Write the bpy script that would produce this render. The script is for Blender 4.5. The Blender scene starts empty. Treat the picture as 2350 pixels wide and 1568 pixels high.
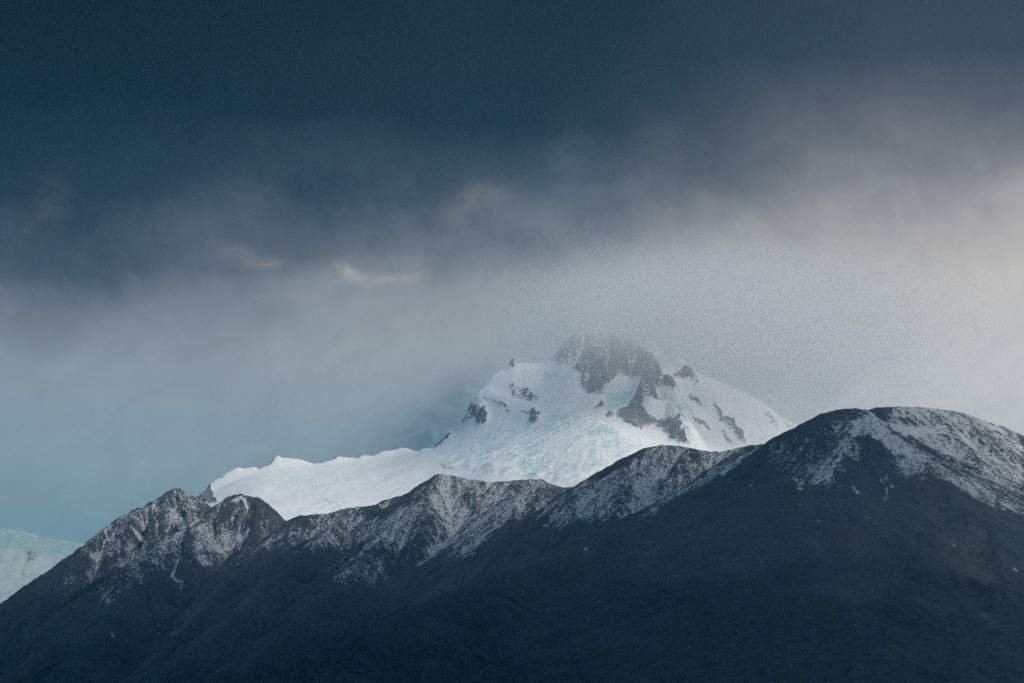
import bpy, math
import numpy as np
from mathutils import Vector

# ------------------------------------------------------------------ camera
scene = bpy.context.scene
PITCH = math.radians(12.0)
CAM_Z = 60.0
F = 5528.0                       # focal length in units of the 2350 px wide photo
cam_data = bpy.data.cameras.new("camera")
cam_data.sensor_width = 36.0
cam_data.lens = 36.0 * F / 2350.0
cam_data.clip_start = 1.0
cam_data.clip_end = 200000.0
cam = bpy.data.objects.new("camera", cam_data)
cam.location = (0, 0, CAM_Z)
cam.rotation_euler = (math.pi / 2 + PITCH, 0, 0)
scene.collection.objects.link(cam)
scene.camera = cam

scene.view_settings.view_transform = 'Standard'
scene.view_settings.look = 'None'
scene.view_settings.exposure = 0.0
scene.view_settings.gamma = 1.0
scene.cycles.use_denoising = False
scene.cycles.use_adaptive_sampling = True
scene.cycles.adaptive_threshold = 0.032
scene.cycles.adaptive_min_samples = 32
scene.cycles.volume_bounces = 2
scene.cycles.max_bounces = 6
scene.cycles.volume_step_rate = 1.0
scene.cycles.volume_max_steps = 256

# ------------------------------------------------------------------ sun
SUN_DIR = Vector((0.62, -0.62, 0.55)).normalized()     # towards the sun
SUN_EL = math.asin(SUN_DIR.z)
SUN_AZ = math.atan2(SUN_DIR.x, SUN_DIR.y)
sd = bpy.data.lights.new("sun", 'SUN')
sd.energy = 2.8
sd.angle = math.radians(8.0)
sd.color = (1.0, 0.88, 0.76)
sun = bpy.data.objects.new("sun", sd)
sun.rotation_euler = SUN_DIR.to_track_quat('Z', 'Y').to_euler()
scene.collection.objects.link(sun)

# ------------------------------------------------------------------ node helper
class G:
    """tiny helper for writing node graphs"""
    def __init__(self, tree):
        self.t = tree; self.n = tree.nodes; self.l = tree.links
    def new(self, kind, **kw):
        nd = self.n.new(kind)
        for k, v in kw.items(): setattr(nd, k, v)
        return nd
    def put(self, sock, v):
        if isinstance(v, bpy.types.NodeSocket): self.l.new(v, sock)
        elif v is not None: sock.default_value = v
    def m(self, op, a, b=None, c=None, clamp=False):
        nd = self.new('ShaderNodeMath', operation=op, use_clamp=clamp)
        self.put(nd.inputs[0], a); self.put(nd.inputs[1], b); self.put(nd.inputs[2], c)
        return nd.outputs[0]
    def mix(self, f, a, b):
        nd = self.new('ShaderNodeMix', data_type='RGBA')
        self.put(nd.inputs[0], f); self.put(nd.inputs[6], a); self.put(nd.inputs[7], b)
        return nd.outputs[2]
    def noise(self, vec, scale, detail=4.0, rough=0.55, dist=0.0, out=0):
        nd = self.new('ShaderNodeTexNoise')
        self.put(nd.inputs['Vector'], vec)
        nd.inputs['Scale'].default_value = scale
        nd.inputs['Detail'].default_value = detail
        nd.inputs['Roughness'].default_value = rough
        nd.inputs['Distortion'].default_value = dist
        return nd.outputs[out]
    def smooth(self, v, a, b, lo=0.0, hi=1.0):
        nd = self.new('ShaderNodeMapRange', interpolation_type='SMOOTHSTEP')
        self.put(nd.inputs[0], v)
        for i, x in enumerate((a, b, lo, hi)): self.put(nd.inputs[i + 1], x)
        return nd.outputs[0]
    def xyz(self, x, y, z):
        nd = self.new('ShaderNodeCombineXYZ')
        self.put(nd.inputs[0], x); self.put(nd.inputs[1], y); self.put(nd.inputs[2], z)
        return nd.outputs[0]
    def sep(self, v):
        nd = self.new('ShaderNodeSeparateXYZ'); self.put(nd.inputs[0], v); return nd.outputs
    def vscale(self, v, s):
        nd = self.new('ShaderNodeMapping'); self.put(nd.inputs[0], v); nd.inputs['Scale'].default_value = s
        return nd.outputs[0]
    def attr(self, name):
        return self.new('ShaderNodeAttribute', attribute_name=name).outputs['Fac']
    def ramp(self, f, stops):
        nd = self.new('ShaderNodeValToRGB'); self.put(nd.inputs[0], f)
        cr = nd.color_ramp; cr.interpolation = 'B_SPLINE' if False else 'EASE'
        cr.interpolation = 'LINEAR'
        while len(cr.elements) < len(stops): cr.elements.new(0.5)
        for e, (p, c) in zip(cr.elements, stops): e.position = p; e.color = (*c, 1)
        return nd.outputs[0]

def lin(r, g, b):
    f = lambda c: c / 12.92 if c <= 0.04045 else ((c + 0.055) / 1.055) ** 2.4
    return (f(r / 255), f(g / 255), f(b / 255))

# ------------------------------------------------------------------ world: sky behind broken stratus
world = bpy.data.worlds.new("World"); scene.world = world; world.use_nodes = True
w = G(world.node_tree); w.n.clear()
tc = w.new('ShaderNodeTexCoord').outputs['Generated']
dx, dy, dz = w.sep(tc)
DEG = 180 / math.pi
az = w.m('MULTIPLY', w.m('ARCTAN2', dx, dy), DEG)          # 0 straight ahead, + to the right
el = w.m('MULTIPLY', w.m('ARCSINE', dz), DEG)
sv = w.xyz(az, w.m('MULTIPLY', el, 1.7), 0.0)              # streaky cloud coordinates
n1 = w.noise(sv, 0.16, 4, 0.5, 0.3)
n2 = w.noise(sv, 0.75, 5, 0.55, 0.6)
n3 = w.noise(w.xyz(az, w.m('MULTIPLY', el, 1.2), 7.3), 0.45, 3, 0.5)
fallst = w.noise(w.xyz(w.m('ADD', az, w.m('MULTIPLY', el, 0.25)), w.m('MULTIPLY', el, 0.42), 3.1), 1.5, 5, 0.62, 0.5)   # virga under the cloud base
warp = w.m('ADD', w.m('MULTIPLY', w.m('SUBTRACT', n1, 0.5), 3.2), w.m('MULTIPLY', w.m('SUBTRACT', fallst, 0.5), 0.8))
warp = w.m('ADD', warp, w.m('MULTIPLY', w.m('SUBTRACT', n2, 0.5), 0.9))
# the wisps rough up the lower edge of the dark cloud more than the clear band below it
wamp = w.m('MULTIPLY', w.smooth(el, 9.0, 14.5, 0.25, 1.0), w.smooth(el, 15.5, 18.5, 1.0, 0.4))
e2 = w.m('ADD', el, w.m('MULTIPLY', warp, wamp))
f01 = w.m('DIVIDE', w.m('SUBTRACT', e2, 4.0), 20.0, clamp=True)    # 4..24 degrees
P = lambda d: (d - 4.0) / 20.0
left = w.ramp(f01, [(P(4), lin(124, 160, 168)), (P(7.4), lin(134, 164, 172)), (P(9.5), lin(146, 166, 174)),
                    (P(11.3), lin(150, 160, 168)), (P(12.6), lin(122, 128, 137)), (P(13.8), lin(74, 84, 96)),
                    (P(15.2), lin(36, 52, 64)), (P(17.5), lin(16, 26, 34)), (P(20.5), lin(12, 16, 18)), (P(24), lin(20, 48, 68))])
mid = w.ramp(f01, [(P(4), lin(124, 146, 157)), (P(8.5), lin(134, 152, 161)), (P(10), lin(150, 163, 170)),
                   (P(11.8), lin(174, 180, 182)), (P(13.3), lin(156, 161, 165)), (P(14.3), lin(122, 127, 133)),
                   (P(15.6), lin(70, 82, 93)), (P(17.2), lin(34, 47, 57)), (P(20.5), lin(24, 34, 40)), (P(24), lin(30, 55, 75))])
right = w.ramp(f01, [(P(4), lin(200, 201, 199)), (P(9.2), lin(208, 207, 206)), (P(11.5), lin(214, 211, 209)),
                     (P(13.2), lin(210, 203, 196)), (P(14.6), lin(182, 176, 173)), (P(16), lin(138, 137, 140)),
                     (P(17.4), lin(94, 97, 104)), (P(18.6), lin(62, 72, 82)), (P(20.5), lin(56, 64, 73)), (P(24), lin(60, 75, 92))])
azw = w.m('ADD', az, w.m('MULTIPLY', w.m('SUBTRACT', n3, 0.5), 3.5))
sky = w.mix(w.smooth(azw, -12.0, 1.0), left, mid)
sky = w.mix(w.smooth(azw, 0.5, 10.5), sky, right)

def blob(a0, e0, ra, re, tilt=0.0):
    a = w.m('SUBTRACT', azw if False else az, a0); e = w.m('SUBTRACT', el, e0)
    c, s = math.cos(tilt), math.sin(tilt)
    u = w.m('DIVIDE', w.m('ADD', w.m('MULTIPLY', a, c), w.m('MULTIPLY', e, s)), ra)
    v = w.m('DIVIDE', w.m('SUBTRACT', w.m('MULTIPLY', e, c), w.m('MULTIPLY', a, s)), re)
    r2 = w.m('ADD', w.m('MULTIPLY', u, u), w.m('MULTIPLY', v, v))
    return w.m('POWER', 2.718, w.m('MULTIPLY', r2, -1.0))
wisp = w.smooth(w.noise(sv, 1.6, 5, 0.6, 0.8), 0.30, 0.62)
# sun-touched shreds of cloud
warm = lin(196, 186, 178)
for a0, e0, ra, re, tilt, k in ((-3.95, 13.60, .34, .14, -.4, .60), (-3.1, 13.46, .95, .12, .03, .40), (-2.4, 13.52, .35, .12, .3, .28),
                                (-6.6, 13.95, .6, .22, -.3, .20), (-5.9, 13.78, .45, .15, .1, .22),
                                (-.55, 15.55, .75, .26, .2, .10), (-1.2, 15.2, .5, .26, .8, .14), (-11.2, 15.0, .6, .5, 1.2, .07)):
    sky = w.mix(w.m('MULTIPLY', blob(a0, e0, ra, re, tilt), w.m('MULTIPLY', w.m('ADD', w.m('MULTIPLY', wisp, 0.7), 0.3), k)), sky, (*warm, 1))
# paler rising wisps and darker shreds
for a0, e0, ra, re, tilt, col, k in ((1.2, 15.8, .6, 1.2, -.3, (128, 140, 148), .25), (5.0, 11.0, 2.4, .9, .5, (205, 208, 206), .30),
                                     (-2.2, 9.5, 2.4, .8, .75, (84, 110, 128), .85), (-7.5, 9.3, 3.2, 1.2, .1, (160, 178, 184), .28), (.9, 12.05, .9, .55, .8, (120, 135, 147), .45),
                                     (7.2, 10.6, 1.4, .9, -.4, (150, 163, 175), .45), (-8.5, 12.3, 1.6, .5, -.1, (150, 152, 162), .35)):
    sky = w.mix(w.m('MULTIPLY', blob(a0, e0, ra, re, tilt), w.m('MULTIPLY', w.m('ADD', w.m('MULTIPLY', wisp, 0.45), 0.55), k)), sky, (*lin(*col), 1))
# uneven veils in the pale air below the cloud base
veil = w.noise(w.xyz(w.m('ADD', az, w.m('MULTIPLY', el, -1.3)), w.m('ADD', w.m('MULTIPLY', el, 0.9), w.m('MULTIPLY', az, 0.35)), 9.0), 0.7, 5, 0.58, 0.7)
vk = w.m('ADD', 1.0, w.m('MULTIPLY', w.m('MULTIPLY', w.m('SUBTRACT', veil, 0.5), 0.30), w.smooth(el, 14.5, 12.0)))
vm = w.new('ShaderNodeVectorMath', operation='SCALE'); w.put(vm.inputs[0], sky); w.put(vm.inputs['Scale'], vk)
sky = vm.outputs[0]
# rest of the dome, out of the picture: even grey-blue overcast
nn = w.noise(tc, 3.0, 4, 0.5)
dome = w.mix(w.smooth(nn, 0.35, 0.65), (0.20, 0.33, 0.45, 1), (0.34, 0.47, 0.60, 1))
dome = w.mix(w.smooth(el, 25.0, 60.0), dome, w.mix(0.5, dome, (0.14, 0.23, 0.31, 1)))
faz = w.smooth(w.m('ABSOLUTE', az), 16.0, 40.0)
fel = w.smooth(el, 22.5, 32.0)
out = w.m('MAXIMUM', faz, fel)
sky = w.mix(out, sky, dome)
nish = w.new('ShaderNodeTexSky', sky_type='NISHITA')
nish.sun_disc = False; nish.sun_elevation = SUN_EL; nish.sun_rotation = SUN_AZ
bgN = w.new('ShaderNodeBackground'); w.put(bgN.inputs[0], nish.outputs[0]); bgN.inputs[1].default_value = 0.08
bgC = w.new('ShaderNodeBackground'); w.put(bgC.inputs[0], sky); bgC.inputs[1].default_value = 1.0
ms = w.new('ShaderNodeMixShader'); ms.inputs[0].default_value = 0.99      # almost closed cloud cover
w.l.new(bgN.outputs[0], ms.inputs[1]); w.l.new(bgC.outputs[0], ms.inputs[2])
wo = w.new('ShaderNodeOutputWorld'); w.l.new(ms.outputs[0], wo.inputs[0])

# ------------------------------------------------------------------ numeric noise
def _hash(ix, iy, seed):
    h = (ix.astype(np.int64) * 374761393 + iy.astype(np.int64) * 668265263 + seed * 1274126177) & 0xFFFFFFFF
    h = ((h ^ (h >> 13)) * 1274126177) & 0xFFFFFFFF
    h = (h ^ (h >> 16)) & 0xFFFFFFFF
    return h.astype(np.float64) / 4294967296.0
def gn(x, y, seed=0):
    ix = np.floor(x); iy = np.floor(y); fx = x - ix; fy = y - iy
    u = fx * fx * fx * (fx * (fx * 6 - 15) + 10); v = fy * fy * fy * (fy * (fy * 6 - 15) + 10)
    def g(ox, oy):
        a = _hash(ix + ox, iy + oy, seed) * 2 * np.pi
        return np.cos(a) * (fx - ox) + np.sin(a) * (fy - oy)
    a = g(0, 0); b = g(1, 0); c = g(0, 1); d = g(1, 1)
    return 1.4 * ((a + (b - a) * u) * (1 - v) + (c + (d - c) * u) * v)
def fbm(x, y, wl, octs=4, seed=0, ridged=False, gain=0.5):
    s = np.zeros_like(x); a = 1.0; tot = 0
    for o in range(octs):
        n = gn(x / wl + 13.7 * o, y / wl - 7.1 * o, seed + o)
        s += a * ((1 - 2 * np.abs(n)) if ridged else n); tot += a
        a *= gain; wl *= 0.5
    return s / tot
def sstep(a, b, x):
    t = np.clip((x - a) / (b - a), 0, 1); return t * t * (3 - 2 * t)

def gullies(X, Y, gx, gy, wl, octs, amp, seed, fade, gain=0.5):
    """branching gullies that run down the slope; returns the height change and a -1..1 ridge/gully signal"""
    H = np.zeros_like(X); sig = np.zeros_like(X); gx = gx.copy(); gy = gy.copy()
    for o in range(octs):
        mag = np.sqrt(gx * gx + gy * gy) + 1e-6
        sx = -gy / mag; sy = gx / mag
        px = X / wl; py = Y / wl
        ix = np.floor(px); iy = np.floor(py)
        V = np.zeros_like(X); S = np.zeros_like(X); W = np.zeros_like(X)
        for ox in (-1, 0, 1, 2):
            for oy in (-1, 0, 1, 2):
                cx = ix + ox; cy = iy + oy
                jx = cx + _hash(cx, cy, seed + o * 17) * 0.9 - 0.45; jy = cy + _hash(cx, cy, seed + 91 + o * 17) * 0.9 - 0.45
                ax = px - jx; ay = py - jy
                ww = np.exp(-(ax * ax + ay * ay) * 2.0)
                ph = 2 * np.pi * (ax * sx + ay * sy)
                V += ww * np.cos(ph); S += ww * np.sin(ph); W += ww
        V /= W; S /= W
        k = amp * wl * np.clip(mag, 0, 1.0) * fade(wl)
        H += V * k
        d = -S * 2 * np.pi / wl * k
        gx += d * sx; gy += d * sy
        sig += V * (0.75 ** o)
        wl *= gain
    return H, sig

# ------------------------------------------------------------------ geometry helpers
def at(px, py, Y):
    """point at depth Y seen at photo position px, py (2350 px wide frame)"""
    a = F * math.cos(PITCH) - (784 - py) * math.sin(PITCH)
    b = F * math.sin(PITCH) + (784 - py) * math.cos(PITCH)
    k = Y / a
    return ((px - 1175) * k, Y, CAM_Z + b * k)

def axis(segs):
    out = []
    for a, b, st in segs:
        out.append(np.arange(a, b, st))
    return np.concatenate(out + [np.array([segs[-1][1]])]).astype(float)

class Field:
    """a height field on an irregular grid"""
    def __init__(self, xs, ys):
        self.xs, self.ys = xs, ys
        self.X, self.Y = np.meshgrid(xs, ys)
    def sample(self, H, x, y):
        i = np.clip(np.searchsorted(self.xs, x) - 1, 0, len(self.xs) - 2)
        j = np.clip(np.searchsorted(self.ys, y) - 1, 0, len(self.ys) - 2)
        u = (x - self.xs[i]) / (self.xs[i + 1] - self.xs[i]); v = (y - self.ys[j]) / (self.ys[j + 1] - self.ys[j])
        u = np.clip(u, 0, 1); v = np.clip(v, 0, 1)
        return (H[j, i] * (1 - u) + H[j, i + 1] * u) * (1 - v) + (H[j + 1, i] * (1 - u) + H[j + 1, i + 1] * u) * v
    def drape(self, H, pts, y0, y1, over=0):
        """where traced outline points lie on the ground, as map coordinates"""
        Ys = np.arange(y0, y1, 6.0); res = []
        dense = []
        for a, b in zip(pts, list(pts[1:]) + [pts[0]]) if len(pts) > 2 else ():
            n = max(1, int(math.hypot(b[0] - a[0], b[1] - a[1]) / 9))
            dense += [(a[0] + (b[0] - a[0]) * i / n, a[1] + (b[1] - a[1]) * i / n) for i in range(n)]
        for px, py in dense or pts:
            k = at(px, py, 1.0)
            xs = k[0] * Ys; zs = CAM_Z + (k[2] - CAM_Z) * Ys
            d = self.sample(H, xs, Ys) - zs
            hit = np.nonzero(d > 0)[0]
            if len(hit) and over:               # outlines traced along the skyline reach a little over the crest
                zu = CAM_Z + (at(px, py - over, 1.0)[2] - CAM_Z) * Ys
                if not (self.sample(H, xs, Ys) > zu).any(): hit = ()
            i = hit[0] if len(hit) else int(np.argmax(d))
            k2 = 1.0 if len(hit) or not over else 1 + 35.0 / Ys[i]
            res.append((xs[i] * k2, Ys[i] * k2))
        return res
    def mesh(self, name, Z, mat, attrs):
        nx, ny = len(self.xs), len(self.ys)
        co = np.stack([self.X, self.Y, Z], -1).reshape(-1, 3).astype(np.float32)
        idx = np.arange(nx * ny).reshape(ny, nx)
        q = np.stack([idx[:-1, :-1], idx[:-1, 1:], idx[1:, 1:], idx[1:, :-1]], -1).reshape(-1, 4)
        me = bpy.data.meshes.new(name)
        me.vertices.add(len(co)); me.vertices.foreach_set('co', co.ravel())
        me.loops.add(q.size); me.loops.foreach_set('vertex_index', q.ravel().astype(np.int32))
        me.polygons.add(len(q)); me.polygons.foreach_set('loop_start', np.arange(0, q.size, 4, dtype=np.int32))
        me.polygons.foreach_set('use_smooth', np.ones(len(q), dtype=bool))
        me.update(calc_edges=True)
        for k, v in attrs.items():
            a = me.attributes.new(k, 'FLOAT', 'POINT'); a.data.foreach_set('value', v.ravel().astype(np.float32))
        me.materials.append(mat)
        ob = bpy.data.objects.new(name, me); scene.collection.objects.link(ob)
        return ob

def poly_sd(X, Y, poly):
    """signed distance to a polygon, positive inside"""
    d = np.full(X.shape, 1e9); inside = np.zeros(X.shape, bool); n = len(poly)
    for i in range(n):
        x0, y0 = poly[i]; x1, y1 = poly[(i + 1) % n]
        ex, ey = x1 - x0, y1 - y0; L = ex * ex + ey * ey + 1e-9
        t = np.clip(((X - x0) * ex + (Y - y0) * ey) / L, 0, 1)
        d = np.minimum(d, (X - x0 - t * ex) ** 2 + (Y - y0 - t * ey) ** 2)
        c = (y0 > Y) != (y1 > Y)
        if abs(ey) > 1e-9: inside ^= c & (X < ex * (Y - y0) / ey + x0)
    d = np.sqrt(d); return np.where(inside, d, -d)

def patch(field, amount_arr, poly, amount, soft, WX, WY, mode='max'):
    """blend a patch with a soft, noise-warped edge into an amount array"""
    px = [p[0] for p in poly]; py = [p[1] for p in poly]; m = soft * 3 + 60
    i0, i1 = np.searchsorted(field.xs, [min(px) - m, max(px) + m]); j0, j1 = np.searchsorted(field.ys, [min(py) - m, max(py) + m])
    if i1 <= i0 or j1 <= j0: return
    s = (slice(j0, j1), slice(i0, i1))
    sd_ = poly_sd(WX[s], WY[s], poly)
    v = sstep(-soft, soft, sd_) * amount
    if mode == 'max': amount_arr[s] = np.maximum(amount_arr[s], v)
    elif mode == 'sub': amount_arr[s] = amount_arr[s] * (1 - sstep(-soft, soft, sd_) * amount)
    else: amount_arr[s] += v

def ridge_dist(X, Y, pts):
    """distance to a 3D ridge line and crest height at the nearest place"""
    best = np.full(X.shape, 1e18); zc = np.zeros(X.shape)
    for (x0, y0, z0), (x1, y1, z1) in zip(pts[:-1], pts[1:]):
        ex, ey = x1 - x0, y1 - y0; L = ex * ex + ey * ey
        t = np.clip(((X - x0) * ex + (Y - y0) * ey) / L, 0, 1)
        d = (X - x0 - t * ex) ** 2 + (Y - y0 - t * ey) ** 2
        c = d < best
        best = np.where(c, d, best); zc = np.where(c, z0 + t * (z1 - z0), zc)
    return np.sqrt(best), zc

def ridge_height(X, Y, pts, slope, rnd, WXo, WYo, dfree):
    """height of a ridge: the highest of the cones carried by its segments; exact at the crest, warped on the flanks"""
    h = np.full(X.shape, -1e9)
    for (x0, y0, z0), (x1, y1, z1) in zip(pts[:-1], pts[1:]):
        ex, ey = x1 - x0, y1 - y0; L = ex * ex + ey * ey
        def one(px, py):
            t = np.clip(((px - x0) * ex + (py - y0) * ey) / L, 0, 1)
            d = np.sqrt((px - x0 - t * ex) ** 2 + (py - y0 - t * ey) ** 2)
            return z0 + t * (z1 - z0) - slope * (np.sqrt(d * d + rnd * rnd) - rnd) * (1 - 0.00006 * d)
        h = np.maximum(h, one(X + (WXo - X) * dfree, Y + (WYo - Y) * dfree))
    return h

def tag(ob, label, cat=None, kind='structure'):
    ob['kind'] = kind; ob['label'] = label
    if cat: ob['category'] = cat

# ------------------------------------------------------------------ materials
def base_mat(name):
    mt = bpy.data.materials.new(name); mt.use_nodes = True
    g = G(mt.node_tree); g.n.clear()
    b = g.new('ShaderNodeBsdfPrincipled'); o = g.new('ShaderNodeOutputMaterial'); g.l.new(b.outputs[0], o.inputs[0])
    b.inputs['Specular IOR Level'].default_value = 0.15
    return mt, g, b

def dark_mountain_mat():
    mt, g, b = base_mat('dark_rock_and_thin_snow')
    pos = g.new('ShaderNodeTexCoord').outputs['Object']
    snow = g.attr('snow'); veg = g.attr('veg'); gul = g.attr('gully'); tint = g.attr('tint')
    fine = g.noise(pos, 0.20, 6, 0.80, 0.4)
    mid = g.noise(pos, 0.045, 5, 0.68, 0.6)
    n = g.m('ADD', g.m('MULTIPLY', fine, 0.75), g.m('MULTIPLY', mid, 0.25))
    # thin snow lying between stones: broken up at every size
    th = g.m('ADD', snow, g.m('MULTIPLY', g.m('SUBTRACT', n, 0.5), 4.2))
    sn = g.m('MULTIPLY', g.smooth(th, 0.30, 0.70), 0.97)
    sn = g.m('MULTIPLY', sn, g.smooth(snow, 0.04, 0.16))
    rock = g.mix(g.smooth(mid, 0.3, 0.7), (0.060, 0.090, 0.122, 1), (0.100, 0.136, 0.172, 1))
    rock = g.mix(g.m('MULTIPLY', g.smooth(g.noise(pos, 0.006, 3, 0.5), 0.5, 0.7), 0.6), rock, (0.088, 0.088, 0.100, 1))
    rock = g.mix(g.m('MULTIPLY', g.smooth(fine, 0.45, 0.75), 0.5), rock, (0.125, 0.155, 0.185, 1))
    rock = g.mix(g.m('MULTIPLY', g.smooth(gul, -0.1, 0.6), 0.45), rock, (0.125, 0.15, 0.175, 1))   # debris in the gullies
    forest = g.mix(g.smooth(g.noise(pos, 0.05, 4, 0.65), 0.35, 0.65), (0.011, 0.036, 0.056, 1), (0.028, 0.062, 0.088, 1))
    lit_scree = g.mix(g.smooth(g.noise(pos, 0.03, 4, 0.6), 0.35, 0.65), (0.12, 0.135, 0.155, 1), (0.17, 0.175, 0.19, 1))
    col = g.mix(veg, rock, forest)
    col = g.mix(g.m('MULTIPLY', tint, 0.85), col, lit_scree)  # lit gully strips painted over rock and forest
    snc = g.mix(g.smooth(fine, 0.35, 0.7), (0.68, 0.71, 0.75, 1), (0.84, 0.86, 0.88, 1))
    col = g.mix(sn, col, snc)
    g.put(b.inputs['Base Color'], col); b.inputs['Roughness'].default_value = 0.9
    hgt = g.m('ADD', g.m('MULTIPLY', fine, 6.0), g.m('MULTIPLY', g.noise(pos, 0.3, 3, 0.6), 2.0))
    bp = g.new('ShaderNodeBump'); bp.inputs['Strength'].default_value = 0.9; bp.inputs['Distance'].default_value = 1.0
    g.put(bp.inputs['Height'], hgt); g.l.new(bp.outputs[0], b.inputs['Normal'])
    return mt

def snow_mountain_mat(name='glacier_snow_and_rock', shade_mix=0.0):
    mt, g, b = base_mat(name)
    pos = g.new('ShaderNodeTexCoord').outputs['Object']
    rock = g.attr('rock'); ice = g.attr('ice')
    fine = g.noise(pos, 0.06, 6, 0.72, 0.3)
    mid = g.noise(g.vscale(pos, (0.6, 0.6, 1.7)), 0.02, 5, 0.68, 1.0)
    rk = g.smooth(g.m('ADD', rock, g.m('MULTIPLY', g.m('SUBTRACT', fine, 0.5), 2.6)), 0.38, 0.66)
    rk = g.m('MULTIPLY', rk, g.smooth(rock, 0.05, 0.15))
    rcol = g.mix(g.smooth(mid, 0.3, 0.7), (0.13, 0.135, 0.15, 1), (0.25, 0.25, 0.26, 1))
    ic = g.smooth(g.m('ADD', ice, g.m('MULTIPLY', g.m('SUBTRACT', mid, 0.5), 1.6)), 0.35, 0.85)
    ic = g.m('MULTIPLY', ic, g.smooth(ice, 0.03, 0.2))
    icol = g.mix(g.smooth(fine, 0.35, 0.65), (0.36, 0.56, 0.57, 1), (0.66, 0.78, 0.78, 1))
    scol = g.mix(g.smooth(mid, 0.25, 0.75), (0.78, 0.79, 0.80, 1), (0.86, 0.86, 0.86, 1))
    streak = g.noise(g.vscale(pos, (0.25, 0.5, 3.0)), 0.02, 4, 0.6)
    scol = g.mix(g.m('MULTIPLY', g.smooth(streak, 0.58, 0.72), 0.35), scol, (0.58, 0.64, 0.66, 1))
    col = g.mix(ic, scol, icol)
    if shade_mix: col = g.mix(shade_mix, col, (0.15, 0.27, 0.29, 1))  # cloud shade and haze over the left glacier, mixed into its colour
    col = g.mix(rk, col, rcol)
    g.put(b.inputs['Base Color'], col); b.inputs['Roughness'].default_value = 0.75
    bp = g.new('ShaderNodeBump'); bp.inputs['Strength'].default_value = 0.35; bp.inputs['Distance'].default_value = 1.0
    g.put(bp.inputs['Height'], g.m('ADD', g.m('MULTIPLY', mid, 14.0), g.m('MULTIPLY', fine, 5.0))); g.l.new(bp.outputs[0], b.inputs['Normal'])
    return mt

dark_mat = dark_mountain_mat(); snow_mat = snow_mountain_mat(); shaded_ice_mat = snow_mountain_mat('shaded_glacier_ice', 0.70)

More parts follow.
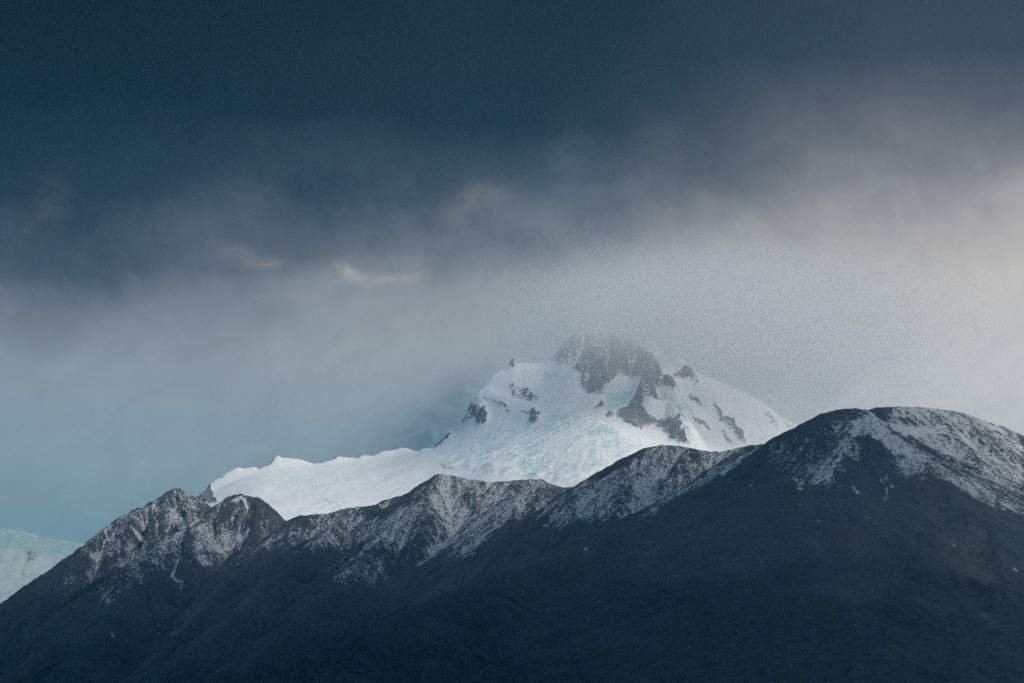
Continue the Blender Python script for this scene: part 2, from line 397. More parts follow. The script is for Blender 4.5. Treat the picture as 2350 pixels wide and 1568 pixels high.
# ------------------------------------------------------------------ near dark mountain (one massif with several spurs)
fx = axis([(-2900, -1750, 18), (-1750, 1400, 3.2), (1400, 3300, 18)])
fy = axis([(3000, 4000, 12), (4000, 7750, 3.6), (7750, 9700, 30)])
nf = Field(fx, fy)
def R(pts): return [at(*p) for p in pts]
RIDGES = [   # (3D crest line, slope, roughness of the crest)
    # left skyline with the craggy summit
    ([(-2750, 6900, 20), (-2050, 6950, 330)] + R([(0, 1415, 7000), (50, 1363, 7020), (100, 1322, 7050), (150, 1286, 7080), (190, 1258, 7100), (245, 1215, 7150), (285, 1187, 7200), (318, 1169, 7230), (338, 1166, 7240), (351, 1171, 7250),
        (357, 1153, 7270), (385, 1134, 7290), (403, 1122, 7300), (425, 1132, 7310), (440, 1141, 7320), (470, 1160, 7340), (488, 1178, 7350)]), .98, 7),
    (R([(488, 1178, 7350), (505, 1160, 7220), (528, 1142, 7180), (552, 1137, 7160), (588, 1142, 7150), (608, 1157, 7140), (618, 1168, 7130), (626, 1192, 7100), (645, 1214, 7080), (660, 1235, 7060)]), 1.05, 4),
    # centre crest
    (R([(620, 1240, 7000), (645, 1214, 6990), (668, 1196, 6980), (690, 1186, 6970), (720, 1184, 6960), (752, 1183, 6950), (775, 1174, 6940), (800, 1169, 6930), (865, 1161, 6900), (885, 1150, 6890), (905, 1144, 6880), (940, 1137, 6860), (975, 1110, 6850), (1008, 1089, 6840),
        (1030, 1092, 6840), (1060, 1098, 6830), (1120, 1108, 6820), (1150, 1107, 6810), (1180, 1104, 6800), (1215, 1101, 6800), (1240, 1101, 6800), (1262, 1112, 6800), (1290, 1120, 6810), (1330, 1119, 6850), (1400, 1130, 7000)]), .74, 2.5),
    # spur edge running down left from the saddle
    (R([(1330, 1119, 6750), (1290, 1124, 6700), (1235, 1116, 6640), (1200, 1138, 6560), (1148, 1206, 6400), (1071, 1283, 6200), (1011, 1352, 6000), (900, 1440, 5700), (800, 1530, 5400)]), .70, 2),
    # rounded middle hill
    (R([(1300, 1140, 6400), (1330, 1119, 6350), (1365, 1096, 6330), (1400, 1071, 6300), (1440, 1049, 6280), (1480, 1030, 6260), (1520, 1022, 6250), (1560, 1025, 6240), (1600, 1033, 6230), (1630, 1037, 6220), (1655, 1038, 6210), (1690, 1030, 6190), (1720, 1023, 6170), (1750, 1021, 6100), (1790, 1019, 6000)]), .74, 2),
    # big right hill
    (R([(1745, 1023, 5900), (1780, 1018, 5860), (1810, 1003, 5840), (1840, 985, 5820), (1870, 966, 5800), (1900, 948, 5780), (1930, 941, 5770), (1960, 939, 5760), (1980, 941, 5760), (1993, 947, 5770), (2000, 942, 5790), (2015, 937, 5810), (2060, 935, 5850), (2110, 936, 5900), (2150, 940, 5940), (2200, 949, 5980), (2260, 970, 6020), (2350, 1003, 6080)])
        + [(1700, 6150, 800), (2300, 6200, 480), (3100, 6200, 20)], .68, 1.5),
    # long dark foreground spur going down left
    (R([(1745, 1024, 5880), (1676, 1076, 5760), (1569, 1140, 5600), (1504, 1184, 5500), (1350, 1245, 5280), (1200, 1305, 5060), (1090, 1345, 4900), (937, 1400, 4700), (700, 1490, 4400), (450, 1600, 4080), (200, 1760, 3700)]), .55, 1.5),
    # right spur that hides the foot of the snow slope
    (R([(1985, 948, 5740), (2040, 995, 5640), (2110, 1055, 5520), (2190, 1110, 5400), (2257, 1150, 5300), (2350, 1215, 5180), (2450, 1300, 5000), (2600, 1450, 4700)]), .54, 1.5),
    (R([(1960, 941, 5740), (1935, 1040, 5480), (1900, 1130, 5250), (1850, 1230, 5000), (1800, 1350, 4700), (1750, 1480, 4400)]), .50, 1),
    # low spurs on the left face
    (R([(490, 1184, 7140), (435, 1214, 7040), (375, 1254, 6900), (331, 1290, 6760), (312, 1318, 6650), (250, 1410, 6330), (180, 1520, 5980), (120, 1620, 5650)]), .72, 3),
    (R([(800, 1172, 6900), (740, 1232, 6700), (650, 1310, 6420), (540, 1410, 6050), (430, 1500, 5750), (320, 1610, 5400)]), .74, 2),
    (R([(620, 1240, 6960), (560, 1300, 6720), (480, 1380, 6420), (400, 1465, 6120), (300, 1590, 5700)]), .76, 2),
    (R([(940, 1140, 6840), (900, 1200, 6640), (850, 1262, 6440), (770, 1340, 6180), (650, 1450, 5800), (520, 1580, 5400)]), .72, 2),
    (R([(100, 1322, 7040), (80, 1420, 6650), (30, 1540, 6250), (-40, 1660, 5850)]), .78, 2),
]
X, Y = nf.X, nf.Y
wx = X + fbm(X, Y, 420, 3, 5) * 45; wy = Y + fbm(X, Y, 420, 3, 9) * 45
H = np.full(X.shape, -400.0); dmin = np.full(X.shape, 1e9)
for k, (pts, slope, rough) in enumerate(RIDGES):
    d0, z0 = ridge_dist(X, Y, pts)
    rnd = 26.0 if slope < .73 else 10.0         # rounded crests on the smooth hills
    h = ridge_height(X, Y, pts, slope, rnd, wx, wy, sstep(30, 320, d0))
    sk = 9.0
    dd = np.abs(H - h)
    H = np.maximum(H, h) + np.where(dd < sk * 3, (np.maximum(sk * 3 - dd, 0) ** 2) / (sk * 12) * sstep(20, 120, np.minimum(dmin, d0)), 0)
    dmin = np.minimum(dmin, d0)
Hbase = H.copy()
gy_, gx_ = np.gradient(H, fy, fx)
fade = lambda wl: sstep(0.0, 1.0, dmin / (wl * 0.6))
# broad lumps, then gullies cut down the slopes
H += fbm(X, Y, 260, 4, 31) * 22 * sstep(20, 260, dmin)
gy_, gx_ = np.gradient(H, fy, fx)
GH, sig = gullies(X, Y, gx_, gy_, 190.0, 5, 0.125, 3, fade)
# the smooth right hill is far less cut than the crags on the left
crag = sstep(300, -900, X + (Y - 6500) * 0.15)
H += GH * (0.75 + 0.55 * crag)
H += fbm(X, Y, 46, 4, 77, ridged=True) * (0.25 + 5.7 * crag) * sstep(0, 50, dmin)
H += fbm(X, Y, 28, 3, 55, ridged=True) * (2.2 + 5.5 * crag) * (1 - sstep(0, 50, dmin))

# stringy drifts drawn out down the slope
gy_, gx_ = np.gradient(H, fy, fx)
GH2, streak = gullies(X, Y, gx_, gy_, 26.0, 2, 0.05, 23, lambda wl: 1.0)
H += GH2 * sstep(0, 40, dmin) * (0.08 + 0.92 * crag)
dr = lambda pts: nf.drape(Hbase, pts, 3900, 7700, 9)
snow = np.zeros(X.shape)
SW = 26.0
sxw = X + fbm(X, Y, 60, 3, 201) * SW; syw = Y + fbm(X, Y, 60, 3, 207) * SW * 1.6
SNOW = [
    # left crags
    ([(190, 1255), (300, 1182), (403, 1128), (480, 1150), (490, 1170), (560, 1142), (640, 1208), (640, 1240), (560, 1290), (450, 1300), (380, 1290), (300, 1350), (200, 1330)], .34, 45),
    ([(345, 1162), (392, 1155), (420, 1180), (395, 1205), (360, 1202)], .62, 16),
    ([(268, 1233), (292, 1219), (320, 1220), (348, 1238), (333, 1245), (310, 1242), (295, 1230)], 1.0, 6),
    ([(225, 1246), (300, 1243), (352, 1250), (332, 1285), (285, 1315), (215, 1300), (185, 1265)], .56, 22),
    ([(200, 1290), (290, 1310), (270, 1365), (225, 1350)], .36, 30),
    ([(529, 1170), (545, 1160), (562, 1158), (566, 1168), (540, 1173)], 1.1, 5),
    ([(490, 1206), (547, 1200), (580, 1220), (571, 1246), (505, 1266), (455, 1272), (425, 1262), (455, 1232)], .56, 20),
    ([(410, 1217), (421, 1205), (470, 1188), (475, 1193), (430, 1216)], .85, 6),
    ([(363, 1242), (405, 1227), (470, 1202), (480, 1210), (420, 1242), (370, 1254)], .58, 14),
    ([(352, 1208), (360, 1210), (370, 1250), (361, 1252)], .85, 7),
    ([(425, 1268), (460, 1270), (474, 1290), (466, 1314), (448, 1303)], .5, 12),
    ([(150, 1310), (172, 1310), (175, 1420), (160, 1420)], .25, 20),
    ([(225, 1350), (262, 1350), (262, 1385), (232, 1385)], .42, 12),
    ([(395, 1290), (404, 1290), (415, 1350), (406, 1352)], .55, 5),
    ([(375, 1258), (386, 1256), (392, 1275), (380, 1275)], .7, 6),
    # centre
    ([(640, 1228), (700, 1196), (800, 1178), (940, 1146), (1008, 1096), (1120, 1114), (1240, 1108), (1300, 1125), (1200, 1185), (1145, 1212), (1070, 1282), (950, 1285), (850, 1262), (760, 1262), (650, 1262)], .42, 30),
    ([(960, 1200), (1019, 1155), (1034, 1160), (1000, 1192)], .72, 12),
    ([(898, 1224), (912, 1222), (922, 1246), (906, 1252)], .72, 10),
    ([(1192, 1150), (1222, 1130), (1232, 1134), (1205, 1156)], .72, 8),
    ([(1090, 1242), (1146, 1203), (1152, 1208), (1104, 1250)], .62, 7),
    ([(770, 1265), (930, 1282), (925, 1302), (860, 1345), (760, 1335)], .33, 25),
    ([(1080, 1130), (1180, 1140), (1150, 1180), (1040, 1200)], .5, 20),
    # middle hill
    ([(1342, 1114), (1486, 1038), (1534, 1026), (1678, 1040), (1750, 1028), (1780, 1026), (1690, 1068), (1606, 1116), (1558, 1140), (1498, 1180), (1390, 1198), (1294, 1204), (1246, 1200), (1210, 1180), (1246, 1145)], .44, 16),
    ([(1478, 1060), (1488, 1050), (1498, 1068), (1488, 1078)], .8, 6),
    ([(1505, 1078), (1530, 1085), (1560, 1110), (1545, 1116), (1515, 1098)], .68, 9),
    ([(1405, 1102), (1425, 1086), (1432, 1098), (1415, 1108)], .72, 7),
    ([(1405, 1130), (1425, 1116), (1432, 1124), (1415, 1134)], .72, 7),
    ([(1685, 1062), (1700, 1044), (1712, 1050), (1698, 1064)], .72, 8),
    ([(1640, 1090), (1690, 1066), (1700, 1070), (1655, 1094)], .6, 8),
    # right hill
    ([(1780, 1030), (1860, 985), (1960, 945), (1985, 952), (1962, 1000), (1965, 1040), (1930, 1100), (1850, 1110), (1790, 1085)], .27, 22),
    ([(1990, 949), (1973, 963), (1959, 972), (1959, 1003), (1990, 1000), (2014, 1018), (2050, 1034), (2122, 1066), (2150, 1050), (2060, 1003), (2004, 958)], .62, 8),
    ([(1960, 970), (1985, 955), (1990, 962), (1972, 1000), (1960, 1000)], .8, 7),
    ([(2026, 972), (2074, 974), (2110, 977), (2146, 984), (2168, 991), (2122, 1000), (2086, 1004), (2057, 996), (2036, 982)], 1.15, 7),
    ([(2026, 956), (2050, 942), (2098, 940), (2194, 952), (2350, 1005), (2350, 1121), (2314, 1116), (2242, 1080), (2146, 1042), (2062, 1004)], .70, 14),
    ([(2040, 1050), (2146, 1045), (2350, 1118), (2350, 1185), (2146, 1105), (2060, 1080)], .40, 22),
    ([(1868, 1078), (1900, 1076), (1934, 1118), (1900, 1122), (1850, 1104)], .40, 14),
    ([(1960, 1112), (1967, 1112), (1976, 1132), (1966, 1140), (1955, 1125)], .72, 6),
    ([(2030, 1090), (2038, 1088), (2024, 1118), (2020, 1116)], .75, 5),
    ([(2038, 1112), (2044, 1112), (2032, 1142), (2026, 1140)], .75, 5),
    ([(1925, 1040), (1934, 1036), (1938, 1056), (1918, 1072), (1912, 1070)], .85, 5),
    ([(1954, 1030), (1966, 1030), (1968, 1055), (1956, 1050)], .6, 8),
    ([(1850, 1014), (1856, 1018), (1826, 1062), (1815, 1068)], .62, 6),
    ([(1815, 1098), (1822, 1098), (1846, 1120), (1840, 1122)], .65, 5),
    ([(1796, 1100), (1850, 1104), (1850, 1112), (1796, 1106)], .4, 8),
    ([(2240, 1060), (2262, 1062), (2330, 1130), (2318, 1132)], .85, 8),
]
for pts, amt, soft in SNOW:
    patch(nf, snow, dr(pts), amt * (0.98 if amt < .69 or amt > 1 else .74), soft * (1.7 if amt < .5 else 1), sxw, syw)
for pts, amt, soft in (([(2014, 945), (2050, 940), (2040, 962), (2020, 966)], .75, 8), ([(2060, 958), (2080, 955), (2110, 975), (2095, 978)], .5, 8), ([(2120, 955), (2150, 962), (2150, 980), (2125, 968)], .45, 10),
                       ([(365, 1226), (395, 1218), (410, 1204), (400, 1222), (375, 1234)], .85, 5), ([(292, 1200), (335, 1195), (335, 1212), (300, 1215)], .6, 8), ([(560, 1185), (580, 1190), (595, 1216), (575, 1210)], .8, 8),
                       ([(830, 1175), (930, 1152), (985, 1130), (960, 1160), (850, 1195)], .75, 12), ([(1250, 1118), (1320, 1128), (1290, 1142), (1240, 1134)], .6, 10)):
    patch(nf, snow, dr(pts), amt, soft, sxw, syw, 'sub')
gl = np.clip(-sig * 0.5, -1, 1)                 # + in gullies
has = sstep(0.02, 0.2, snow)
snow += has * (gl * 0.40 - np.clip(streak, -1, 1) * 0.20)
slope_now = np.hypot(*np.gradient(H, fy, fx)[::-1])
snow -= has * np.clip(slope_now - 1.2, 0, 1) * 0.3
snow += has * fbm(X, Y, 90, 3, 311) * 0.16
# snow only lies high up
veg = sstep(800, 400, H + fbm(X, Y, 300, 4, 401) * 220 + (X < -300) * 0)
# pale scree strips on the faces, with slope light put into their colour
tint = np.zeros(X.shape)
for pts, amt, soft in (([(519, 1308), (535, 1312), (410, 1460), (385, 1465)], .6, 12), ([(605, 1320), (618, 1322), (556, 1400), (540, 1402)], .6, 10), ([(735, 1290), (760, 1292), (620, 1430), (600, 1430)], .25, 20),
                       ([(350, 1490), (420, 1450), (440, 1455), (330, 1530)], .35, 14), ([(1090, 1290), (1125, 1275), (1110, 1310), (1040, 1350), (1000, 1362), (1030, 1330)], .5, 14),
                       ([(1470, 1275), (1505, 1250), (1520, 1255), (1470, 1290)], .35, 14), ([(2100, 1380), (2180, 1400), (2170, 1420), (2110, 1400)], .3, 14), ([(2250, 1400), (2290, 1440), (2280, 1446), (2240, 1410)], .35, 10),
                       ([(2150, 1150), (2320, 1200), (2300, 1330), (2200, 1330)], .30, 60)):
    patch(nf, tint, dr(pts), amt * 1.9, soft, sxw, syw)
tint *= np.clip(0.6 + gl * 1.2 + fbm(X, Y, 40, 3, 500), 0, 1.3)
# small left-over snow spots
for px, py, r in ((510, 1332, 5), (258, 1464, 6), (275, 1462, 3), (240, 1483, 3), (2189, 1236, 4), (1836, 1159, 4), (1880, 1200, 3), (2010, 1205, 4), (1990, 1190, 3), (1724, 1115, 4), (1735, 1121, 3), (1340, 1245, 4), (1344, 1262, 4), (2330, 1310, 4)):
    cx, cy = dr([(px, py)])[0]
    i0, i1 = np.searchsorted(fx, [cx - 20, cx + 20]); j0, j1 = np.searchsorted(fy, [cy - 30, cy + 30])
    s = (slice(j0, j1), slice(i0, i1)); snow[s] = np.maximum(snow[s], .62 * (1 - sstep(r * .2, r * 1.5, np.hypot(X[s] - cx + (Y[s] - cy) * .3, (Y[s] - cy) * .4))))
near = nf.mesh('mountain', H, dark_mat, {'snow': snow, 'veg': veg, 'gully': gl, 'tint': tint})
tag(near, 'dark rocky mountain ridge with thin patchy snow along its crest and bare lower slopes', 'mountain')
del GH, sig, wx, wy, sxw, syw

# ------------------------------------------------------------------ far glaciated mountain
Z1 = lambda pts: [(940 + .4 * a, 705 + .4 * b) for a, b in pts]
YM = 14000.0
crest = [(300, 1240), (380, 1185), (457, 1136), (473, 1124), (482, 1109), (496, 1100), (518, 1086), (536, 1077), (546, 1072), (560, 1076), (583, 1072), (595, 1077), (605, 1068), (619, 1063), (630, 1050), (637, 1045), (647, 1050), (678, 1053), (696, 1056), (698, 1058),
         (709, 1061), (720, 1064), (739, 1063), (753, 1054), (763, 1053), (773, 1047), (798, 1050), (821, 1050), (832, 1045), (854, 1046), (877, 1037), (905, 1032), (919, 1028), (933, 1028), (949, 1035), (962, 1036), (969, 1030), (997, 1028), (1004, 1024),
         (1018, 1004), (1030, 989), (1056, 977), (1064, 960), (1072, 943), (1080, 922), (1084, 909), (1104, 900), (1112, 881), (1132, 861), (1148, 851), (1166, 845), (1171, 829), (1177, 823), (1183, 834), (1196, 833), (1244, 834), (1258, 826), (1272, 817), (1288, 795), (1300, 782), (1312, 772),
         (1332, 760), (1346, 764), (1360, 765), (1380, 764), (1400, 767), (1432, 778), (1456, 786), (1472, 796), (1496, 806), (1520, 812), (1548, 828), (1590, 850), (1640, 872), (1690, 892), (1722, 907), (1742, 918), (1764, 933), (1792, 957), (1836, 981), (1900, 1020), (2000, 1075), (2200, 1190)]
cp = np.array([at(px, py, YM) for px, py in crest])
mx = axis([(-4800, -1900, 60), (-1900, 1900, 5.0), (1900, 5200, 60)])
md = axis([(-2600, -60, 60), (-60, 1750, 5.0), (1750, 3600, 60)])      # distance in front of the crest
mf = Field(mx, md)
X, D = mf.X, mf.Y
cx_ = np.concatenate([[-4800], cp[:, 0], [5200]]); cz_ = np.concatenate([[-100], cp[:, 2], [-100]])
zc = np.interp(X, cx_, cz_) + (fbm(X, X * 0, 70, 4, 901, ridged=True) - .3) * 15 * sstep(50, 250, X) * (1 - sstep(500, 900, X)) + fbm(X, X * 0, 60, 3, 905) * 5
# a smoothed crest shapes the face below so that notches do not run down as flutes
xs_ = mx; zrow = np.interp(xs_, cx_, cz_)
fine_x = np.arange(-4800, 5200, 10.0); zz = np.interp(fine_x, cx_, cz_)
ker = np.exp(-0.5 * (np.arange(-60, 61) / 18.0) ** 2); ker /= ker.sum()
zs_ = np.convolve(np.pad(zz, 60, mode='edge'), ker, 'valid')
zsm = np.interp(X, fine_x, zs_)
ker = np.exp(-0.5 * (np.arange(-15, 16) / 3.5) ** 2); ker /= ker.sum()
zm1 = np.interp(X, fine_x, np.convolve(np.pad(zz, 15, mode='edge'), ker, 'valid'))
t1 = sstep(4, 34, np.abs(D)); zc = zc * (1 - t1) + (zm1 - 3) * t1
tt = sstep(0, 1, np.abs(D) / (45 + 375 * sstep(-700, -250, X)))
zcrest = zc * (1 - tt) + (zsm - 25) * tt
da = np.abs(D)
high = sstep(-600, 150, X) * (1 - sstep(900, 1900, X) * 0.4)
# steep head wall under the summit, then a gentler glacier basin
drop = high * (0.92 * np.minimum(da, 520) + 0.36 * np.clip(da - 520, 0, 700) + 0.75 * np.clip(da - 1220, 0, 1e9)) \
     + (1 - high) * (0.42 * np.minimum(da, 900) + 0.62 * np.clip(da - 900, 0, 1e9))
drop = np.where(D < 0, da * 1.05, drop)
Z = zcrest - drop
# rock rib (arete) from the summit shoulder down to the right of centre
Yw = YM - D
def hump(pts, height, width):
    # pts in photo coordinates draped on the face
    m = mf_drape(pts)
    d, _ = ridge_dist(X, D, [(a, b, 0) for a, b in m])
    return height * np.exp(-(d / width) ** 2 * 0.8)
mfield = Field(mx, np.sort(YM - md)); 
def mf_drape(pts, Hf=None):
    Hs = (Z if Hf is None else Hf)[::-1]
    return [(a, YM - b) for a, b in mfield.drape(Hs, pts, YM - 1750, YM + 60)]
rib = hump(Z1([(1400, 330), (1380, 440), (1340, 560), (1390, 650), (1500, 680), (1560, 760), (1620, 830)]), 125, 65)
rib2 = hump(Z1([(1560, 380), (1640, 450), (1740, 560), (1820, 660), (1920, 800)]), 85, 50)
rib3 = hump(Z1([(400, 500), (560, 560), (680, 610), (720, 660)]), 30, 40) + hump(Z1([(380, 560), (430, 660)]), 35, 30)
Z0 = Z.copy()
Z = Z + (rib + rib2 + rib3) * sstep(0, 60, D)
rockp = [
    ([(800, 300), (830, 285), (870, 222), (930, 160), (980, 130), (1150, 140), (1230, 172), (1200, 200), (1100, 220), (1020, 245), (965, 290), (950, 350), (900, 330), (840, 325)], .66, 16),
    ([(955, 330), (990, 262), (1080, 225), (1180, 188), (1240, 180), (1290, 195), (1335, 245), (1390, 290), (1430, 330), (1400, 345), (1360, 360), (1330, 400), (1290, 412), (1270, 392), (1230, 382), (1175, 388), (1140, 425), (1120, 470), (1085, 500), (1040, 492), (990, 475), (960, 440), (985, 400), (950, 350)], .86, 12),
    ([(940, 420), (1010, 420), (1100, 450), (1120, 500), (1060, 505), (980, 470)], .62, 14),
    ([(1390, 320), (1430, 330), (1465, 380), (1530, 450), (1535, 490), (1485, 498), (1440, 450), (1415, 440), (1405, 480), (1435, 520), (1395, 532), (1365, 505), (1340, 512), (1342, 565), (1375, 620), (1425, 655), (1500, 650), (1570, 622), (1548, 680), (1590, 755), (1620, 810), (1555, 790), (1500, 752), (1455, 705), (1405, 672), (1350, 692), (1305, 692), (1240, 662), (1188, 622), (1200, 590), (1262, 560), (1300, 510), (1308, 470), (1330, 430), (1350, 375)], .84, 10),
    ([(1075, 540), (1102, 528), (1108, 560), (1090, 592), (1066, 588)], .8, 8), ([(1130, 612), (1160, 608), (1165, 632), (1135, 638)], .8, 8),
    ([(1500, 385), (1560, 358), (1630, 372), (1660, 440), (1622, 416), (1570, 396), (1520, 412)], .9, 9),
    ([(1735, 550), (1775, 562), (1805, 622), (1862, 662), (1902, 722), (1932, 800), (1888, 785), (1848, 702), (1800, 662), (1752, 605)], .9, 12),
    ([(1605, 508), (1642, 532), (1700, 585), (1675, 575), (1628, 552)], .9, 9), ([(1600, 642), (1640, 628), (1692, 670), (1742, 742), (1784, 768), (1722, 735), (1680, 685), (1630, 662)], .9, 10),
    ([(1780, 712), (1812, 702), (1842, 780), (1865, 815), (1818, 775)], .8, 12),
    ([(340, 555), (372, 548), (432, 592), (448, 642), (436, 682), (400, 682), (360, 642), (325, 600)], .78, 10), ([(300, 660), (345, 600), (352, 640), (310, 680)], .6, 9),
    ([(412, 496), (442, 520), (542, 560), (602, 590), (680, 598), (700, 588), (732, 600), (748, 622), (738, 662), (710, 677), (684, 665), (688, 622), (640, 600), (540, 578), (428, 528)], .72, 10),
    ([(555, 440), (600, 430), (660, 470), (740, 510), (740, 540), (640, 530), (590, 500)], .62, 16),
    ([(140, 810), (225, 705), (236, 735), (196, 775)], 1.0, 6), ([(560, 355), (590, 292), (625, 348)], .95, 5),
    ([(2020, 600), (2060, 590), (2120, 680), (2080, 680)], .55, 16), ([(2130, 640), (2240, 700), (2180, 710)], .5, 16), ([(1850, 380), (1880, 390), (1890, 430), (1860, 410)], .5, 14),
]
# dark rims left of the snow crest
Z5 = lambda pts: [(423 + .28 * a, 987 + .28 * b) for a, b in pts]
rockp2 = [
    ([(60, 560), (120, 525), (180, 485), (212, 430), (218, 470), (240, 550), (275, 592), (200, 592), (150, 600)], 1.0, 5),
    ([(205, 440), (260, 395), (340, 350), (410, 310), (350, 368), (270, 405), (235, 440)], .95, 5), ([(615, 322), (700, 262), (765, 205), (775, 225), (715, 278), (650, 312)], .95, 5),
    ([(950, 240), (985, 238), (985, 258)], .9, 4), ([(1130, 272), (1180, 232), (1250, 212), (1250, 236), (1190, 256)], .95, 4), ([(1330, 222), (1440, 222), (1465, 205), (1440, 235), (1350, 232)], .8, 4),
]
rock = np.zeros(X.shape); ice = np.zeros(X.shape)
rw = X + fbm(X, D, 90, 4, 601) * 30; rd = D + fbm(X, D, 90, 4, 607) * 40
for pts, amt, soft in rockp: patch(mf, rock, mf_drape(Z1(pts)), amt, soft, rw, rd)
for pts, amt, soft in rockp2: patch(mf, rock, mf_drape(Z5(pts)), amt, soft, X, D)
icep = [
    ([(190, 880), (350, 830), (500, 700), (720, 680), (880, 620), (1080, 640), (1250, 740), (1360, 760), (1300, 840), (1130, 930), (920, 990), (700, 980), (480, 960), (380, 930), (220, 920)], .52, 40),
    ([(720, 690), (860, 680), (880, 720), (760, 730)], .62, 20), ([(1060, 690), (1140, 710), (1240, 770), (1160, 770)], .62, 18), ([(190, 900), (260, 880), (270, 920), (200, 930)], .62, 18), ([(380, 920), (700, 900), (880, 930), (860, 970), (500, 965)], .6, 22),
    ([(1105, 600), (1140, 500), (1200, 478), (1300, 482), (1270, 550), (1190, 590)], .85, 14), ([(1450, 560), (1560, 545), (1650, 590), (1640, 630), (1540, 600)], .75, 14),
    ([(740, 380), (880, 365), (960, 400), (900, 430), (780, 420)], .6, 16), ([(1340, 260), (1400, 280), (1560, 310), (1600, 350), (1480, 370), (1420, 320)], .68, 14), ([(780, 530), (850, 535), (840, 555), (790, 550)], .5, 12),
    ([(1730, 500), (1770, 520), (1760, 540)], .5, 12), ([(1930, 720), (2000, 715), (1990, 750), (1940, 750)], .5, 14), ([(1650, 740), (1720, 760), (1700, 790)], .5, 12),
]
for pts, amt, soft in icep: patch(mf, ice, mf_drape(Z1(pts)), amt, soft, rw, rd)
patch(mf, ice, mf_drape(Z5([(1150, 570), (1250, 580), (1400, 600), (1300, 625), (1180, 600)])), .35, 15, rw, rd)
patch(mf, ice, mf_drape(Z5([(900, 680), (1300, 640), (1300, 665), (950, 700)])), .35, 15, rw, rd)
gy_, gx_ = np.gradient(Z, md, mx)
GH, sig = gullies(X, D, gx_, gy_, 150.0, 4, 0.10, 41, lambda wl: sstep(0, 1, np.abs(D) / (wl * .8)))
rs = sstep(.3, .8, rock)
Z += GH * (0.10 + 0.16 * sstep(-500, 100, X) + 0.8 * rs) + rs * (10 + fbm(X, D, 60, 4, 61, ridged=True) * 9) * sstep(0, 40, D)
rock += rs * (np.clip(sig, -1, .3) * 0.30 + fbm(X, D, 55, 4, 660) * .35 - .03 + 0.06 * (Z < 2650))            # snow caught in the gullies of the rock
# crevassed ice fall
bas = sstep(.1, .45, ice)
Z += bas * fbm(X * .45, D * 1.5, 55, 4, 71, ridged=True) * 15 + fbm(X, D, 420, 4, 81) * 26 * sstep(30, 300, D) + fbm(X * .5, D * 1.4, 60, 3, 85) * 3 * sstep(20, 80, D)
ice += bas * fbm(X * .55, D * 1.2, 110, 4, 91) * .55
me_f = Field(mx, (YM - md)[::-1])
far = me_f.mesh('mountain', Z[::-1], snow_mat, {'rock': rock[::-1], 'ice': ice[::-1]})
tag(far, 'distant snow covered peak with a blue crevassed glacier and grey rock ribs fading into cloud', 'mountain')

# ------------------------------------------------------------------ glacier beyond the left end of the ridge
YG = 10500.0
gxs = axis([(-5200, -2500, 40), (-2500, -1500, 7), (-1500, -900, 40)]); gds = axis([(-1800, -40, 60), (-40, 1400, 7), (1400, 3000, 60)])
gf = Field(gxs, gds); X, D = gf.X, gf.Y
gc = np.array([at(px, py, YG) for px, py in ((-200, 1225), (-80, 1216), (0, 1214), (40, 1219), (70, 1227), (110, 1236), (150, 1244), (190, 1250), (240, 1262), (330, 1300))])
zc = np.interp(X, np.concatenate([[-5200], gc[:, 0], [-900]]), np.concatenate([[-100], gc[:, 2], [-100]]))
Z = zc - np.where(D < 0, -D * .9, 0.55 * D) + fbm(X, D, 380, 4, 131) * 35 * sstep(10, 200, D) + fbm(X, D, 70, 4, 135, ridged=True) * 9
gfw = Field(gxs, np.sort(YG - gds))
gdr = lambda pts: [(a, YG - b) for a, b in gfw.drape(Z[::-1], pts, YG - 1400, YG + 40)]
rock = np.zeros(X.shape); ice = np.zeros(X.shape)
rw = X + fbm(X, D, 90, 4, 641) * 35; rd = D + fbm(X, D, 90, 4, 647) * 50
patch(gf, ice, gdr([(-60, 1205), (120, 1228), (260, 1262), (200, 1300), (100, 1285), (0, 1262), (-60, 1260)]), .85, 40, rw, rd)
patch(gf, ice, gdr([(-60, 1260), (200, 1260), (100, 1360), (0, 1420), (-60, 1420)]), .45, 60, rw, rd)
patch(gf, rock, gdr([(54, 1262), (72, 1262), (88, 1278), (70, 1292), (58, 1328), (50, 1318), (58, 1290)]), .62, 26, rw, rd)
patch(gf, rock, gdr([(-40, 1385), (10, 1392), (20, 1420), (-40, 1440)]), .9, 14, rw, rd)
patch(gf, rock, gdr([(48, 1362), (60, 1364), (44, 1384), (38, 1380)]), .6, 12, rw, rd)
ice += fbm(X * .6, D * 1.2, 130, 4, 151) * .35 * sstep(.1, .4, ice)
gfm = Field(gxs, (YG - gds)[::-1])
glac = gfm.mesh('mountain', Z[::-1], shaded_ice_mat, {'rock': rock[::-1], 'ice': ice[::-1]})
tag(glac, 'pale blue glacier slope beyond the left end of the dark ridge', 'mountain')

# ------------------------------------------------------------------ ground and lake (below the picture)
def sheet(name, r, z, mat, cx=0, cy=6000, n=96, rx=None):
    me = bpy.data.meshes.new(name); vs = []
    for i in range(n):
        a = 2 * math.pi * i / n; k = 1 + (0.16 * math.sin(3 * a + 1) + .08 * math.sin(7 * a) if rx else 0)
        vs.append((cx + (rx or r) * k * math.cos(a), cy + r * k * math.sin(a), z))
    me.from_pydata(vs, [], [list(range(n))]); me.materials.append(mat)
    o = bpy.data.objects.new(name, me); scene.collection.objects.link(o); return o
mt, g, b = base_mat('valley_floor'); pos = g.new('ShaderNodeTexCoord').outputs['Object']
g.put(b.inputs['Base Color'], g.mix(g.noise(pos, 0.01, 6, 0.6), (0.035, 0.045, 0.038, 1), (0.09, 0.085, 0.06, 1))); b.inputs['Roughness'].default_value = 0.95
gr = sheet('ground', 29000, 0.0, mt); tag(gr, 'scrubby valley floor below the mountains', 'ground')
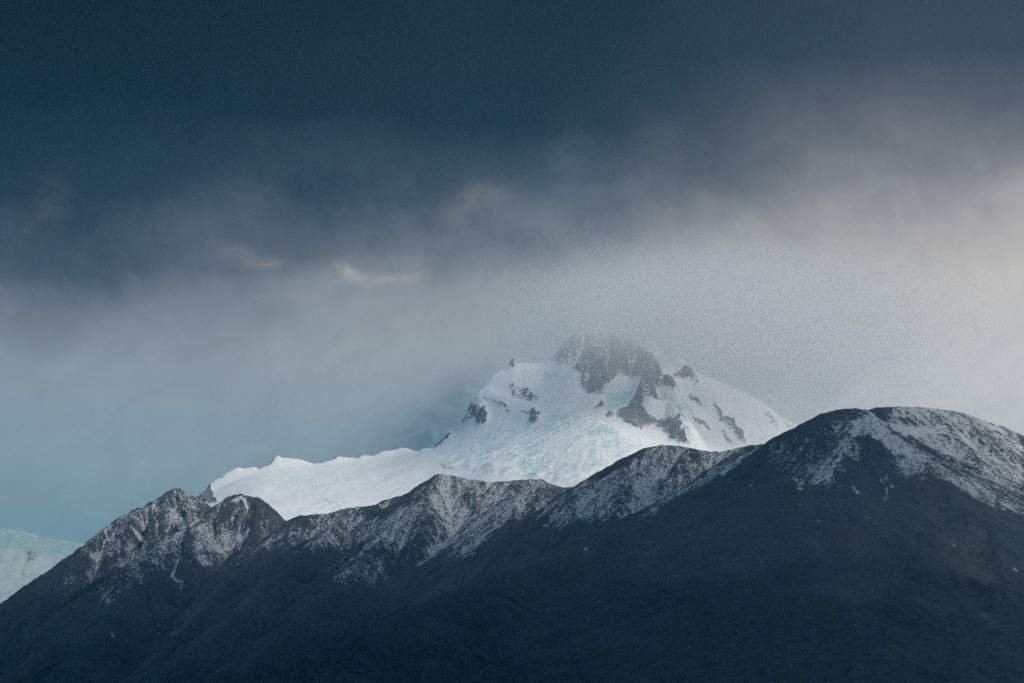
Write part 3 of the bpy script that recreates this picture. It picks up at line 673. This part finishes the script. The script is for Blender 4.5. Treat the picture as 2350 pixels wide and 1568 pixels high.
mt, g, b = base_mat('lake_water'); b.inputs['Base Color'].default_value = (0.02, 0.05, 0.06, 1); b.inputs['Roughness'].default_value = 0.12
pos = g.new('ShaderNodeTexCoord').outputs['Object']
bp = g.new('ShaderNodeBump'); bp.inputs['Strength'].default_value = 0.25; g.put(bp.inputs['Height'], g.noise(pos, 0.3, 4)); g.l.new(bp.outputs[0], b.inputs['Normal'])
lk = sheet('water', 900, 0.02, mt, 0, 1700, rx=4200); tag(lk, 'dark lake at the foot of the mountains', 'lake')

# ------------------------------------------------------------------ unseen cloud, added above the picture to shade the dark ridge
def shade_cloud_mesh(name, xr, yr, z, thick, seed, mat):
    xs = np.linspace(*xr, 90); ys = np.linspace(*yr, 90); Xc, Yc = np.meshgrid(xs, ys)
    u = (Xc - sum(xr) / 2) / (xr[1] - xr[0]) * 2; v = (Yc - sum(yr) / 2) / (yr[1] - yr[0]) * 2
    r = (np.abs(u) ** 3 + np.abs(v) ** 3) ** (1 / 3.0) + fbm(Xc, Yc, 1500, 4, seed) * .12
    k = np.clip(1 - r, 0, 1) ** 0.5
    top = z + k * thick * (1 + .5 * fbm(Xc, Yc, 900, 4, seed + 3)); bot = z - k * thick * .28 * (1 + .8 * fbm(Xc, Yc, 700, 4, seed + 7))
    n = 90; vs = [tuple(p) for p in np.stack([Xc, Yc, top], -1).reshape(-1, 3)] + [tuple(p) for p in np.stack([Xc, Yc, bot - .5], -1).reshape(-1, 3)]
    fs = []
    for j in range(n - 1):
        for i in range(n - 1):
            if k[j:j + 2, i:i + 2].max() <= 0: continue
            a = j * n + i; fs.append((a, a + 1, a + n + 1, a + n)); q = a + n * n; fs.append((q, q + n, q + n + 1, q + 1))
    me = bpy.data.meshes.new(name); me.from_pydata(vs, [], fs); me.materials.append(mat)
    for p in me.polygons: p.use_smooth = True
    o = bpy.data.objects.new(name, me); scene.collection.objects.link(o); return o
mt, g, b = base_mat('cloud'); b.inputs['Base Color'].default_value = (0.80, 0.82, 0.84, 1); b.inputs['Roughness'].default_value = 1.0
SHADE_CLOUD = shade_cloud_mesh('cloud', (-5000, 5250), (-4500, 3500), 4250, 600, 17, mt)
tag(SHADE_CLOUD, 'unseen cloud bank added to shade the near slopes', 'cloud', 'stuff')

# ------------------------------------------------------------------ air
def volume_box(name, lo, hi):
    me = bpy.data.meshes.new(name)
    vs = [(x, y, z) for x in (lo[0], hi[0]) for y in (lo[1], hi[1]) for z in (lo[2], hi[2])]
    me.from_pydata(vs, [], [(0, 1, 3, 2), (4, 6, 7, 5), (0, 4, 5, 1), (2, 3, 7, 6), (0, 2, 6, 4), (1, 5, 7, 3)])
    mt = bpy.data.materials.new(name); mt.use_nodes = True; g = G(mt.node_tree); g.n.clear()
    v = g.new('ShaderNodeVolumePrincipled'); o = g.new('ShaderNodeOutputMaterial'); g.l.new(v.outputs[0], o.inputs['Volume'])
    me.materials.append(mt); ob = bpy.data.objects.new(name, me); scene.collection.objects.link(ob)
    return ob, mt, g, v
hz, mt, g, v = volume_box('haze', (-30000, -24000, -420), (30000, 36000, 3760))
v.inputs['Color'].default_value = (0.08, 0.46, 0.72, 1); v.inputs['Density'].default_value = 1.5e-5; v.inputs['Anisotropy'].default_value = 0.25
tag(hz, 'thin blue haze in the air between the camera and the mountains', 'haze', 'stuff')

# cloud that wraps the summit of the far peak and thins out downwards
lo, hi = (-1500, 12250, 1500), (3300, 15200, 3740)
ms_, mt, g, v = volume_box('mist', lo, hi)
pos = g.new('ShaderNodeTexCoord').outputs['Object']; px, py, pz = g.sep(pos)
nz = g.noise(g.vscale(pos, (1, 1, 1.3)), 0.0016, 4, 0.55, 0.4)
side = g.m('MULTIPLY', g.smooth(px, -250, 750), g.smooth(px, 2900, 1000))
edge = g.m('MULTIPLY', g.smooth(py, 12300, 12800), g.smooth(py, 15150, 14700))
zz_ = g.m('ADD', pz, g.m('MULTIPLY', g.m('SUBTRACT', nz, 0.5), 900.0))
up = g.m('ADD', g.m('MULTIPLY', g.m('MULTIPLY', g.smooth(zz_, 2600, 3050), 3.1), g.smooth(px, -200, 1100, 0.85, 1.08)), 0.52)
up = g.m('MULTIPLY', up, g.smooth(pz, 3450, 3000)); up = g.m('MULTIPLY', up, g.smooth(pz, 1520, 1900))
dn = g.m('MULTIPLY', g.m('MULTIPLY', side, edge), g.m('MULTIPLY', up, g.smooth(nz, 0.15, 0.6, 0.35, 1.0)))
g.put(v.inputs['Density'], g.m('MULTIPLY', dn, 5.5e-4)); v.inputs['Color'].default_value = (1.0, 0.98, 0.95, 1); v.inputs['Anisotropy'].default_value = 0.1
tag(ms_, 'pale mist and low cloud wrapping the snowy summit', 'mist', 'stuff')
